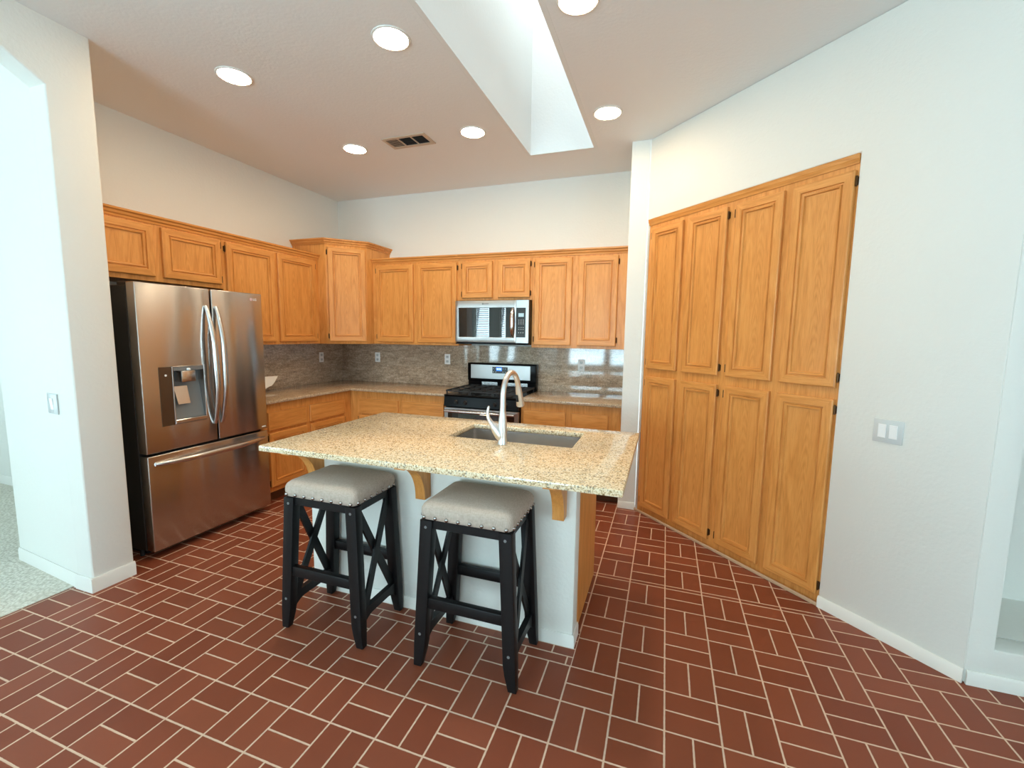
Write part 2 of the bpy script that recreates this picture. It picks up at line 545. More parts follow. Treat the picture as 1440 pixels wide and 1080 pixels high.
grid_slab(bm, [YR, -6.9, -4.3, -2.0], [0, .06, 2.42, ZC], {(1, 1)}, lambda u, v, w: (w, u, v), XL - .15, XL)
struct('wall_carpet_room_side', bm, WALL)
bm = new(); box(bm, XL, -.16, -2.2, -2.05, 0, ZC); struct('wall_carpet_room_end', bm, WALL)
# partition between fridge and carpeted room, its end is the pale pillar at left
bm = new()
PX = .775
prism(bm, [(-.10, -2.962), (.6445, -3.03), (.6445, -2.82), (-.10, -2.82)], 0, ZC)
box(bm, -.16, -.05, -2.82, -2.2, 0, ZC)
struct('wall_partition', bm, WALL)
# arched header over the wide opening
YA0, YA1 = -3.03, -6.1
arch = [(YA0, 2.727), (-3.19, 2.826), (-3.45, 2.90), (-3.9, 2.95), (-4.57, 2.965), (-5.24, 2.95), (-5.69, 2.90), (-5.95, 2.826), (YA1, 2.727)]
bm = new()
cols = [(-2.82, 0), (YA0, 0), None] + arch + [None, (YA1, 0), (YR, 0)]
seg = []
for a_, b_ in zip(cols, cols[1:]):
    if a_ and b_: seg.append((a_, b_))
vc = {}
def vx(x, y, z):
    k = (round(x, 4), round(y, 4), round(z, 4))
    if k not in vc: vc[k] = bm.verts.new((x, y, z))
    return vc[k]
zt_ = ZC - .0005
ymin = [-2.82, YA0] + [y for y, z in arch[1:]] + [YR]
for (ya, za), (yb_, zb) in seg:
    for x in (PX, .645):
        # full-height strips carry the extra points where the arch springs
        lo = [(ya, za)] + ([(ya, 2.727)] if (ya, za) == (YA1, 0) else []); hi = [(yb_, zb)] + ([(yb_, 2.727)] if (yb_, zb) == (YA0, 0) else [])
        ring = [vx(x, *p) for p in lo] + [vx(x, ya, zt_), vx(x, yb_, zt_)] + [vx(x, *p) for p in reversed(hi)]
        bm.faces.new(ring)
out = [(-2.82, 0), (YA0, 0)] + arch + [(YA1, 0), (YR, 0), (YR, zt_)] + [(y, zt_) for y, z in reversed(arch[1:-1])]
out = [(-2.82, 0), (YA0, 0)] + arch + [(YA1, 0), (YR, 0), (YR, zt_), (YA1, zt_)] + [(y, zt_) for y, z in reversed(arch[1:-1])] + [(YA0, zt_), (-2.82, zt_)]
for p, q in zip(out, out[1:] + out[:1]):
    bm.faces.new((vx(PX, *p), vx(.645, *p), vx(.645, *q), vx(PX, *q)))
bm.normal_update()
bmesh.ops.recalc_face_normals(bm, faces=bm.faces[:])
es = [e for e in bm.edges if all(v.co.x > PX - .001 for v in e.verts) and len(e.link_faces) == 2 and e.calc_face_angle(0) > .8 and e.verts[0].co.z + e.verts[1].co.z < 5.95]
bmesh.ops.bevel(bm, geom=es, offset=.012, segments=3, profile=.5, affect='EDGES')
struct('wall_arch_header', bm, WALL, None, 20)

# baseboards
def baseboard(name, pts, h=.075, t=.012):
    bm = new()
    for (x0, y0), (x1, y1) in zip(pts, pts[1:]):
        d = Vector((x1 - x0, y1 - y0, 0)); L = d.length; d.normalize(); nrm = Vector((d.y, -d.x, 0))
        prof = [(0, 0), (t, 0), (t, h * .8), (t * .45, h), (0, h)]
        e0 = Vector((x0, y0, 0)) - d * 0; e1 = Vector((x1, y1, 0))
        loft(bm, [[tuple(e + nrm * a + Vector((0, 0, b))) for a, b in prof] for e in (e0, e1)])
    return struct(name, bm, TRIM)
baseboard('baseboard_jamb', [(-.10, -2.9632), (.645, -3.0312)], .085, .009)
baseboard('baseboard_pillar', [(.635, -3.031), (PX + .012, -3.031)], .085)
baseboard('baseboard_pillar_end', [(PX + .001, -3.042), (PX + .001, -2.82)], .085)
baseboard('baseboard_return', [(3.468, -.646), (3.612, -.646)], .06)
b0, b1 = dia(1.516, -.001, 0), dia(UE, -.001, 0)
baseboard('baseboard_diagonal', [b0[:2], b1[:2]], .065)
baseboard('baseboard_niche', [(ex + .006, ey - .001), (XR, ey - .001)], .065)
baseboard('baseboard_carpet_room', [(XL, -2.201), (-.16, -2.201)], .09)

# windows behind the camera, seen in reflections and as the source of the daylight
def window(name, frame, u0, u1, z0, z1, panes):
    bm = new()
    fw = .05
    def bx(a, b, c, d, w0=-.03, w1=.03):
        pts = [frame(a, c, w0), frame(b, d, w1)]
        lo = [min(p[k] for p in pts) for k in range(3)]; hi = [max(p[k] for p in pts) for k in range(3)]
        box(bm, lo[0], hi[0], lo[1], hi[1], lo[2], hi[2])
    bx(u0, u1, z0, z0 + fw); bx(u0, u1, z1 - fw, z1); bx(u0, u0 + fw, z0 + fw, z1 - fw); bx(u1 - fw, u1, z0 + fw, z1 - fw)
    for k in range(1, panes):
        c_ = u0 + (u1 - u0) * k / panes
        bx(c_ - fw / 2, c_ + fw / 2, z0 + fw, z1 - fw)
    o = struct(name, bm, TRIM)
    bm = new()
    n_ = int((z1 - z0 - .12) / .055)
    for k in range(n_):
        zz = z0 + .08 + k * .055
        p = [frame(u0 + .055, zz - .012, .04), frame(u1 - .055, zz - .012, .04), frame(u1 - .055, zz + .012, .075), frame(u0 + .055, zz + .012, .075)]
        q = [(a, b, c_ + .0025) for a, b, c_ in p]
        loft(bm, [p, q])
    obj('blind_slats', bm, BLIND, o)
    return o
for k_, (a_, b_) in enumerate(((1.1, 2.15), (-1.63, -1.12), (-.82, -.60), (2.3, 3.2))):
    window('window_%d' % (1, 2, 5, 6)[k_], lambda u, z, w: (u, YR - .06 + w, z), a_, b_, .6, 2.4, 1)
window('window_3', lambda u, z, w: (XR + .06 - w, u, z), -7.4, -4.8, .6, 2.4, 3)
window('window_4', lambda u, z, w: (XL - .06 + w, u, z), -6.9, -4.3, .06, 2.42, 3)

# ------------------------------------------------------------------ cabinets
def door_bm(w, h, t=.023, fr=.058, kind='panel'):
    """door lying in local x (0..w), z (0..h), front towards -y"""
    bm = new()
    if kind == 'panel':
        prof = [(0, 0), (0, t - .005), (.0018, t - .002), (.006, t), (fr - .012, t), (fr - .009, t - .009), (fr - .003, t - .009), (fr + .001, t - .0005), (fr + .009, t - .003), (fr + .012, t - .015), (fr + .018, t - .015)]
    else:
        prof = [(0, 0), (0, t - .005), (.0015, t - .002), (.005, t), (.012, t + .0005)]
    rings = []
    for ins, d in prof:
        rings.append([bm.verts.new(p) for p in ((ins, -d, ins), (w - ins, -d, ins), (w - ins, -d, h - ins), (ins, -d, h - ins))])
    for a, b in zip(rings, rings[1:]):
        for i in range(4):
            j = (i + 1) % 4
            f = bm.faces.new((a[i], a[j], b[j], b[i])); f.material_index = 1 if i in (0, 2) else 0
    f = bm.faces.new(rings[-1]); f.material_index = 0 if kind == 'panel' else 1
    bm.faces.new(list(reversed(rings[0])))
    return bm


def add_door(parent, x0, x1, z0, z1, y, hinge=None, rot=0.0, origin=None, name='door', kind='panel', t=.023):
    loc = (x0, y, z0) if origin is None else origin
    o = obj(name, door_bm(x1 - x0, z1 - z0, t, .058, kind), [OAK, OAKH], parent, 25, loc, (0, 0, rot))
    if hinge:
        w, h = x1 - x0, z1 - z0
        xh = -.006 if hinge == 'L' else w + .006
        off = .055 if h > .5 else .04
        for zz in (off, h - off):
            bm = new()
            lathe(bm, [(.0001, -.027), (.005, -.025), (.005, .025), (.0001, .027)], 8, (xh, -.012, zz))
            box(bm, xh - .006, xh + .006, -.009, -.001, zz - .02, zz + .02)
            obj('hinge', bm, BRONZE, o)
    return o


def crown(parent, x0, x1, depth, z, left=False, right=False):
    bm = new()
    prof = [(0, -.05), (.006, -.05), (.010, -.036), (.020, -.028), (.024, -.014), (.036, -.006), (.038, .006), (0, .006)]
    loft(bm, [[(x, -depth - a, z + b) for a, b in prof] for x in (x0, x1)])
    # flat top board behind the moulding
    box(bm, x0, x1, -depth, -.002, z - .012, z + .004)
    return obj('crown_moulding', bm, OAKH, parent, 25)


def cabinet(name, label, loc, rz, x0, x1, z0, z1, depth, doors=(), drawers=(), crown_z=None, toe=0.0, group=None, cat='cabinet', back=.002):
    r = thing(name, label, cat, loc, rz, group)
    bm = new(); box(bm, x0 + .0005, x1 - .0005, -depth, -back, z0, z1, .002, 1); obj('body', bm, OAK, r)
    if toe:
        bm = new(); box(bm, x0 + .001, x1 - .001, -depth + .07, -.01, .001, z0); obj('toe_kick', bm, TOE, r)
    for d in doors: add_door(r, d[0], d[1], d[2], d[3], -depth - .0005, d[4] if len(d) > 4 else None)
    for d in drawers: add_door(r, d[0], d[1], d[2], d[3], -depth - .0005, None, name='drawer', kind='drawer', t=.019)
    if crown_z: crown(r, x0 + .0005, x1 - .0005, depth, crown_z)
    return r


UG, BG = 'oak wall cabinets', 'oak base cabinets'
Q = PI / 2
UB, UT, DB, DT = 1.378, 2.285, 1.405, 2.225
# left wall (local x runs towards the back wall, local x = world y + 2.82)
o_ = (0, -2.82, 0)
L = lambda y: y + 2.82
cabinet('wall_cabinet', 'short oak wall cabinet with two wide doors above the steel fridge', o_, Q, .003, L(-1.785), 1.842, UT, .33,
        [(L(-2.77), L(-2.305), 1.876, 2.228, 'L'), (L(-2.248), L(-1.805), 1.876, 2.228, 'R')], (), 2.292, group=UG)
cabinet('wall_cabinet', 'tall two-door oak wall cabinet between fridge and corner cabinet on the left wall', o_, Q, L(-1.785), L(-.7215), UB, UT, .33,
        [(L(-1.757), L(-1.285), DB, DT, 'L'), (L(-1.245), L(-.775), DB, DT, 'R')], (), 2.292, group=UG)
# diagonal corner cabinet, taller
r = thing('corner_cabinet', 'taller diagonal oak corner cabinet with a single door in the room corner', 'cabinet', (0, 0, 0), 0, UG)
bm = new(); poly = [(.002, -.72), (.43, -.72), (.72, -.43), (.72, -.002), (.002, -.002)]
prism(bm, poly, UB, 2.425); bevel_sharp(bm, .002, 1); obj('body', bm, OAK, r)
bm = new()
def off_poly(d):
    k = d * math.tan(PI / 8)
    return [(.002, -.72 - d), (.43 + k, -.72 - d), (.72 + d, -.43 - k), (.72 + d, -.002), (.002, -.002)]
loft(bm, [[(x, y, z) for x, y in off_poly(d)] for d, z in ((.001, 2.405), (.006, 2.405), (.010, 2.419), (.020, 2.427), (.024, 2.441), (.036, 2.449), (.038, 2.461))])
obj('crown_moulding', bm, OAKH, r, 25)
add_door(r, .02, .393, 1.406, 2.378, 0, 'L', PI / 4, (.43 + .02 * S2 + .0005 * S2, -.72 + .02 * S2 - .0005 * S2, 1.406))
# back wall
cabinet('wall_cabinet', 'two-door oak wall cabinet on the back wall left of the microwave', (0, 0, 0), 0, .7215, 1.767, UB, UT, .33,
        [(.777, 1.237, DB, DT, 'L'), (1.29, 1.75, DB, DT, 'R')], (), 2.292, group=UG)
cabinet('wall_cabinet', 'short oak wall cabinet with two small doors right above the microwave', (0, 0, 0), 0, 1.767, 2.553, 1.838, UT, .33,
        [(1.811, 2.141, 1.863, 2.222, 'L'), (2.205, 2.532, 1.863, 2.222, 'R')], (), 2.292, group=UG)
cabinet('wall_cabinet', 'two-door oak wall cabinet on the back wall right of the microwave', (0, 0, 0), 0, 2.553, 3.466, UB, UT, .33,
        [(2.582, 2.943, DB, DT, 'L'), (3.005, 3.363, DB, DT, 'R')], (), 2.292, group=UG)
# base cabinets
cabinet('base_cabinet', 'oak base cabinet with two drawers over doors beside the fridge on the left wall', o_, Q, L(-1.735), L(-.611), .10, .884, .61,
        [(L(-1.675), L(-1.25), .145, .625, 'L'), (L(-1.2), L(-.725), .145, .625, 'R')],
        [(L(-1.675), L(-1.25), .647, .806), (L(-1.2), L(-.725), .647, .806)], None, .1, BG)
cabinet('base_cabinet', 'oak base cabinet with two drawers on the back wall left of the range', (0, 0, 0), 0, .002, 1.769, .10, .884, .61,
        [(.725, 1.215, .145, .625, 'L'), (1.258, 1.745, .145, .625, 'R')],
        [(.725, 1.215, .647, .806), (1.258, 1.745, .647, .806)], None, .1, BG)
cabinet('base_cabinet', 'oak base cabinet with two drawers on the back wall right of the range', (0, 0, 0), 0, 2.548, 3.466, .10, .884, .61,
        [(2.574, 2.974, .145, .625, 'L'), (3.028, 3.356, .145, .625, 'R')],
        [(2.574, 2.974, .647, .804), (3.028, 3.356, .647, .804)], None, .1, BG)
# pantry in the diagonal wall
r = thing('pantry_cabinet', 'floor-to-head oak pantry with eight doors set into the diagonal white wall', 'cabinet', (3.61, -.645, 0), -PI / 4)
bm = new(); box(bm, .022, 1.513, .012, .115, .002, 2.43, .002, 1); obj('body', bm, OAK, r)
bm = new(); prof = [(0, -.045), (.006, -.045), (.010, -.03), (.016, -.022), (.018, -.008), (.022, 0), (0, 0)]
loft(bm, [[(x, .0115 - a, 2.432 + b) for a, b in prof] for x in (.022, 1.513)]); obj('crown_moulding', bm, OAKH, r, 25)
DX = [(.066, .385, 'L'), (.437, .760, 'R'), (.822, 1.138, 'L'), (1.188, 1.502, 'R')]
for a, b, hg in DX: add_door(r, a, b, 1.239, 2.355, .0115, hg)
for a, b, hg in DX: add_door(r, a, b, .063, 1.175, .0115, hg)

bm = new(); box(bm, .006, 1.52, -.014, -.001, .0005, .022, .004, 1)
for v in bm.verts: v.co = Vector(dia(v.co.x, v.co.y, v.co.z))
struct('trim_1', bm, plain('sandy_grout', srgb(196, 164, 132), .8))

# ------------------------------------------------------------------ counters and splashbacks
bm = new()
prism(bm, [(.022, -1.745), (.655, -1.745), (.655, -.665), (1.7695, -.655), (1.7695, -.022), (.022, -.022)], .8845, .914)
bevel_sharp(bm, .006, 2)
tag(obj('countertop', bm, G_CNT), 'L-shaped speckled granite countertop running from fridge round the corner to the range', 'countertop')
bm = new(); box(bm, 2.547, 3.466, -.655, -.022, .8845, .914, .006, 2)
tag(obj('countertop', bm, G_CNT), 'short speckled granite countertop between range and white stub wall', 'countertop')
bm = new(); box(bm, .021, 3.466, -.02, -.001, .90, 1.3775)
tag(obj('backsplash', bm, G_SPL), 'grey-brown veined granite backsplash along the back wall behind the range', 'backsplash')
bm = new(); box(bm, .001, .0205, -1.745, -.001, .90, 1.3775)
tag(obj('backsplash', bm, G_SPL), 'grey-brown veined granite backsplash on the left wall beside the fridge', 'backsplash')

# ------------------------------------------------------------------ outlets and switches
def outlet(label, loc, rz):
    r = thing('wall_outlet', label, 'outlet', loc, rz, 'backsplash outlets')
    bm = new(); box(bm, -.035, .035, -.006, 0, -.058, .058, .003, 2); obj('cover_plate', bm, PLAST, r)
    for z in (-.026, .026):
        bm = new(); loft(bm, [[(x, -.0062 - d, z + y) for x, y, _ in rrect(.017 - d, .014 - d, .008, 0, 4)] for d in (0, .0015)])
        s = obj('socket', bm, SWITCHP, r)
        bm = new()
        for x in (-.007, .007): box(bm, x - .0015, x + .0015, -.0085, -.0078, z - .001, z + .008)
        lathe(bm, [(.0028, .0078), (.0028, .0085)], 8, (0, 0, z - .008), 'y')
        obj('slot', bm, GASKET, s)
    return r
outlet('white outlet on the left wall backsplash near the corner', (.0207, -.377, 1.21), Q)
outlet('white outlet on the back wall backsplash under the two-door cabinet, near the corner', (.54, -.0202, 1.21), 0)
outlet('white outlet on the back wall backsplash just left of the range', (1.475, -.0202, 1.215), 0)
outlet('white outlet on the back wall backsplash right of the range', (2.997, -.0202, 1.2), 0)


def switch(label, loc, rz, n, w):
    r = thing('light_switch', label, 'switch', loc, rz)
    bm = new(); box(bm, -w / 2, w / 2, -.007, 0, -.0575, .0575, .003, 2); obj('cover_plate', bm, SWITCHP, r)
    for k in range(n):
        x = (k - (n - 1) / 2) * .046
        bm = new()
        loft(bm, [[(x - .0165, -.0072, -.033), (x + .0165, -.0072, -.033), (x + .0165, -.0072, .033), (x - .0165, -.0072, .033)],
                  [(x - .0155, -.0085, -.032), (x + .0155, -.0085, -.032), (x + .0155, -.0125, .032), (x - .0155, -.0125, .032)]])
        obj('rocker', bm, PLAST, r)
    return r
p_ = dia(1.755, -.0005, 1.053)
switch('pale double rocker switch plate on the diagonal white wall right of the pantry', p_, -PI / 4, 2, .122)
switch('pale rocker switch plate on the bright side of the left pillar', (.56, -3.0230, 1.078), -.0911, 1, .112)

# ------------------------------------------------------------------ fridge
r = thing('refrigerator', 'stainless steel french-door fridge with water dispenser and freezer drawer beneath', 'fridge', (0, 0, 0))
bm = new(); box(bm, .03, .635, -2.668, -1.766, .045, 1.775, .004, 1); obj('body', bm, GREYSIDE, r)
bm = new(); box(bm, .10, .60, -2.64, -1.80, .012, .0445); obj('base_grille', bm, GASKET, r)
for yy in (-2.655, -1.78):
    for xx in (.12, .57):
        bm = new(); lathe(bm, [(.013, .001), (.013, .0445)], 12, (xx, yy, 0)); obj('foot', bm, GASKET, r)
bm = new()
bm.free()
for yy in (-2.63, -1.80):
    bm = new(); box(bm, .54, .645, yy - .03, yy + .03, 1.7755, 1.797, .004, 1); obj('hinge_cover', bm, GREYSIDE, r)
bm = new(); box(bm, .6355, .6455, -2.66, -1.774, .06, 1.77); obj('gasket', bm, GASKET, r)
FD0, FD1 = .646, .718
def bowed(bm, y0, y1, z0, z1, bow=.012, n=10):
    """door panel whose front bows gently outwards"""
    rings = []
    for k in range(n + 1):
        t2 = k / n; y = y0 + (y1 - y0) * t2
        e = min(t2, 1 - t2) * (y1 - y0)
        edge = .010 * max(0, 1 - e / .012) ** 2
        xf = FD1 - edge + bow * (1 - (2 * t2 - 1) ** 2) * 0
        rings.append([(FD0, y, z0), (xf - .004, y, z0), (xf, y, z0 + .004), (xf, y, z1 - .004), (xf - .004, y, z1), (FD0, y, z1)])
    loft(bm, rings)
# left door, with the dispenser opening cut through it
bm = new()
grid_slab(bm, [-2.670, -2.486, -2.268, -2.197], [.704, .872, 1.256, 1.793], {(1, 1)}, lambda u, v, w: (w, u, v), FD0, FD1)
bmesh.ops.recalc_face_normals(bm, faces=bm.faces[:])
es = [e for e in bm.edges if all(v.co.x > FD1 - 1e-4 for v in e.verts) and e.calc_face_angle(0) > 1]
es += [e for e in bm.edges if abs(e.verts[0].co.x - e.verts[1].co.x) > .02 and e.calc_face_angle(0) > 1 and (abs(e.verts[0].co.y + 2.67) < .001 or abs(e.verts[0].co.y + 2.197) < .001)]
bmesh.ops.bevel(bm, geom=es, offset=.006, segments=3, profile=.5, affect='EDGES')
ld = obj('left_door', bm, STEEL, r)
bm = new(); box(bm, FD0, FD1, -2.184, -1.766, .704, 1.793, .006, 3); rd = obj('right_door', bm, STEEL, r)
bm = new(); box(bm, FD0, FD1, -2.670, -1.766, .052, .688, .006, 3); fd = obj('freezer_drawer', bm, STEEL, r)
# dispenser
bm = new()
box(bm, .648, .654, -2.487, -2.267, .871, 1.257)
loft(bm, [[(.655, -2.4855, .90), (.655, -2.2685, .90), (.655, -2.2685, 1.15), (.655, -2.4855, 1.15)], [(.700, -2.4855, .90), (.700, -2.2685, .90), (.657, -2.2685, 1.15), (.657, -2.4855, 1.15)]])
obj('dispenser_back', bm, GREYPL, ld)
bm = new(); box(bm, .656, .728, -2.4855, -2.2685, .873, .899, .004, 1); obj('drip_tray', bm, STEELB, ld)
bm = new(); box(bm, .656, .722, -2.4855, -2.2685, 1.228, 1.2545, .003, 1); obj('dispenser_hood', bm, GREYPL, ld)
bm = new(); box(bm, .658, .733, -2.435, -2.338, 1.150, 1.227, .006, 2); obj('nozzle_block', bm, STEELB, ld)
bm = new(); lathe(bm, [(.008, 0), (.009, .015), (.006, .022)], 12, (.722, -2.385, 1.236), 'x'); obj('dispenser_light', bm, PLAST, ld)
bm = new()
loft(bm, [[(.669, -2.455, 1.12), (.669, -2.365, 1.12), (.700, -2.370, 1.00), (.700, -2.450, 1.00)], [(.675, -2.455, 1.12), (.675, -2.365, 1.12), (.708, -2.370, 1.00), (.708, -2.450, 1.00)]])
obj('paddle', bm, STEELB, ld)
bm = new(); box(bm, FD1 - .001, FD1 + .0025, -2.568, -2.488, .868, 1.258, .001, 1); obj('control_panel', bm, plain('bronze_control_glass', srgb(98, 78, 60), .18, .6), ld)
bm = new(); lathe(bm, [(.007, 0), (.007, .002), (.005, .0025)], 14, (FD1 + .0026, -2.527, 1.203), 'x'); obj('control_button', bm, PLAST, ld)
bm = new()
for a, b, c_, d in ((-2.4875, -2.480, .868, 1.258), (-2.2755, -2.262, .868, 1.258), (-2.48, -2.2755, .866, .872), (-2.48, -2.2755, 1.254, 1.26)):
    box(bm, FD1 - .0005, FD1 + .006, a, b, c_, d, .002, 1)
obj('dispenser_bezel', bm, STEELB, ld)
# handles
def vhandle(y, z0, z1, parent, lean):
    pts, rad = [], []
    for k in range(25):
        t2 = k / 24; z = z1 + (z0 - z1) * t2
        b = math.sin(PI * t2)
        x = FD1 + .004 + .060 * min(1, (b * 1.25) ** .7) * (.82 + .18 * b)
        pts.append((x, y + lean * (t2 - .5), z)); rad.append(.0105 + .0055 * b)
    bm = new(); tube(bm, pts, rad, 12, 1.25, (1, 0, 0)); return obj('handle', bm, STEELB, parent)
vhandle(-2.222, .83, 1.672, ld, .02)
vhandle(-2.158, .83, 1.672, rd, 0)
pts, rad = [], []
for k in range(25):
    t2 = k / 24; b = math.sin(PI * t2)
    pts.append((FD1 + .002 + .055 * min(1, (b * 1.3) ** .7), -2.625 + .82 * t2, .632)); rad.append(.011 + .006 * b)
bm = new(); tube(bm, pts, rad, 12, 1.2, (1, 0, 0)); obj('handle', bm, STEELB, fd)


def text_mesh(s, size, depth=.0005):
    cu = bpy.data.curves.new('lettering', 'FONT'); cu.body = s; cu.size = size; cu.extrude = depth
    o = bpy.data.objects.new('lettering', cu); C.objects.link(o)
    dg = bpy.context.evaluated_depsgraph_get()
    me = bpy.data.meshes.new_from_object(o.evaluated_get(dg))
    bpy.data.objects.remove(o); bpy.data.curves.remove(cu)
    return me
me = text_mesh('LG', .026); me.materials.append(PLAST)
lt = bpy.data.objects.new('maker_mark', me); C.objects.link(lt); lt.parent = rd
lt.location = (FD1 + .0006, -1.845, 1.738); lt.rotation_euler = (Q, 0, Q)
bm = new(); lathe(bm, [(.012, 0), (.012, .0012), (.009, .0014)], 20, (FD1 + .0002, -1.862, 1.746), 'x'); obj('maker_emblem', bm, plain('emblem_rose', srgb(206, 170, 170), .4), rd)
bm = new(); box(bm, FD1 + .0002, FD1 + .001, -1.82, -1.784, .722, .730); obj('model_badge', bm, PLAST, rd)

# ------------------------------------------------------------------ microwave
r = thing('microwave', 'stainless over-the-range microwave with black glass door under the small wall cabinet', 'microwave', (0, 0, 0))
MX0, MX1, MZ0, MZ1, MY = 1.7685, 2.5515, 1.408, 1.8365, -.42
bm = new(); box(bm, MX0 + .002, MX1, -.395, -.022, MZ0 + .004, MZ1 - .001, .003, 1); obj('body', bm, BLACKP, r)
bm = new()
grid_slab(bm, [MX0 + .003, 1.806, 2.400, 2.421], [MZ0 + .012, 1.471, 1.762, MZ1 - .006], {(1, 1)}, lambda u, v, w: (u, w, v), -.396, MY)
bevel_sharp(bm, .003, 2, 60)
dr = obj('door', bm, STEELH, r)
bm = new(); box(bm, 1.8055, 2.4005, -.414, -.400, 1.4705, 1.7625); obj('window_glass', bm, BLACKG, dr)
pts, rad = [], []
for k in range(21):
    t2 = k / 20; b = math.sin(PI * t2)
    pts.append((2.388 + .006 * b, MY - .004 - .045 * min(1, (b * 1.25) ** .7), 1.752 - .268 * t2)); rad.append(.009 + .004 * b)
bm = new(); tube(bm, pts, rad, 12, 1.5, (0, -1, 0)); obj('handle', bm, STEELB, dr)
bm = new(); box(bm, 2.08, 2.135, MY - .0012, MY + .0005, 1.795, 1.803, .0005, 1)
lathe(bm, [(.0095, .0002), (.0085, .0016)], 14, (2.072, MY, 1.799), 'y'); obj('maker_mark', bm, GREYPL, dr)
bm = new()
grid_slab(bm, [2.423, 2.4235, 2.519, 2.548], [MZ0 + .012, 1.474, 1.759, MZ1 - .006], {(1, 1)}, lambda u, v, w: (u, w, v), -.396, MY)
cp_ = obj('control_panel', bm, STEELH, r)
bm = new(); box(bm, 2.4236, 2.5188, -.4195, -.400, 1.4742, 1.7588); obj('control_glass', bm, plain('charcoal_glass', (.03, .035, .038, 1), .15), cp_)
bm = new(); box(bm, 2.446, 2.500, -.4205, -.4195, 1.672, 1.706); obj('display', bm, LCD, cp_)
bm = new()
for i in range(3):
    for j in range(4): box(bm, 2.446 + i * .022, 2.456 + i * .022, -.4203, -.4196, 1.640 - j * .013, 1.644 - j * .013)
    for j in range(2): box(bm, 2.446 + i * .022, 2.457 + i * .022, -.4203, -.4196, 1.568 - j * .018, 1.571 - j * .018)
    box(bm, 2.446 + i * .022, 2.454 + i * .022, -.4203, -.4196, 1.517, 1.522)
obj('keypad', bm, KEYS, cp_)
bm = new(); box(bm, MX0 + .004, MX1 - .002, -.415, -.03, MZ0 - .008, MZ0 + .0035)
obj('underside_vent', bm, BLACKP, r)

# ------------------------------------------------------------------ gas range
r = thing('gas_range', 'black and stainless gas range with cast iron grates against the granite backsplash', 'range', (0, 0, 0))
RX0, RX1 = 1.7735, 2.5425
bm = new(); box(bm, RX0, RX1, -.635, -.022, .03, .895, .003, 1); obj('body', bm, BLACKP, r)
for xx in (RX0 + .05, RX1 - .05):
    for yy in (-.58, -.1):
        bm = new(); lathe(bm, [(.02, .001), (.02, .0295)], 12, (xx, yy, 0)); obj('foot', bm, GASKET, r)
bm = new()
loft(bm, [rect_ring(RX0, RX1, -.665, -.085, .8955), rect_ring(RX0, RX1, -.675, -.085, .905), rect_ring(RX0 + .004, RX1 - .004, -.670, -.085, .912)])
ct = obj('cooktop', bm, BLACKP, r)
bm = new()
loft(bm, [[(x, -.636, .795), (x, -.668, .795), (x, -.676, .80), (x, -.664, .893), (x, -.636, .893)] for x in (RX0, RX1)])
obj('control_panel', bm, BLACKP, r)
for kx in (1.906, 2.004, 2.31, 2.414):
    bm = new(); lathe(bm, [(.021, 0), (.021, .006), (.0165, .010), (.015, .026), (.012, .030), (.0001, .030)], 20, (kx, -.669, .842), 'y')
    box(bm, kx - .004, kx + .004, -.704, -.694, .828, .856, .001, 1)
    obj('knob', bm, KNOB, r)
bm = new()
grid_slab(bm, [RX0, 1.815, 2.501, RX1], [.26, .30, .735, .785], {(1, 1)}, lambda u, v, w: (u, w, v), -.6355, -.668)
bevel_sharp(bm, .003, 1, 60)
od = obj('oven_door', bm, STEELH, r)
bm = new(); box(bm, 1.8145, 2.5015, -.672, -.645, .2995, .7355, .002, 1); obj('oven_glass', bm, BLACKG, od)
bm = new(); tube(bm, [(1.80, -.715, .757), (2.516, -.715, .757)], .013, 14)
for xx in (1.83, 2.486): tube(bm, [(xx, -.668, .757), (xx, -.715, .757)], .010, 10)
obj('handle', bm, STEELB, od)
bm = new(); box(bm, RX0, RX1, -.665, -.6355, .06, .25, .004, 1); obj('warming_drawer', bm, STEELH, r)
# backguard
bm = new()
loft(bm, [[(x, y, z) for y, z in ((-.085, .90), (-.10, .93), (-.10, .998), (-.115, 1.005), (-.118, 1.182), (-.105, 1.192), (-.024, 1.192), (-.024, .90))] for x in (RX0 - .002, RX1 + .002)])
bevel_sharp(bm, .004, 2, 50)
bgd = obj('backguard', bm, BLACKP, r)
bm = new(); box(bm, RX0 + .036, RX1 - .058, -.1195, -.1145, 1.026, 1.175, .001, 1); obj('steel_panel', bm, STEELH, bgd)
bm = new(); box(bm, 2.061, 2.235, -.1215, -.1194, 1.088, 1.157, .001, 1); dsp = obj('clock_panel', bm, plain('slate_panel', (.025, .03, .032, 1), .2), bgd)
bm = new(); box(bm, 2.108, 2.168, -.1224, -.1216, 1.115, 1.150); obj('display', bm, BLUE, dsp)
bm = new()
for k, xx in enumerate((2.118, 2.131, 2.147, 2.158)): box(bm, xx - .004, xx + .003, -.1228, -.1225, 1.128, 1.140)
obj('digits', bm, BLUED, dsp)
bm = new()
for k in range(6):
    xx = 2.070 + k * .027
    if 2.10 < xx < 2.172: continue
    box(bm, xx, xx + .010, -.1220, -.1216, 1.10, 1.106); box(bm, xx, xx + .010, -.1220, -.1216, 1.135, 1.140)
obj('touch_keys', bm, KEYS, dsp)
bm = new(); box(bm, RX0 + .16, RX0 + .34, -.1022, -.0995, .935, .990); box(bm, RX1 - .36, RX1 - .09, -.1022, -.0995, .935, .990); obj('vent_trim', bm, STEELB, bgd)
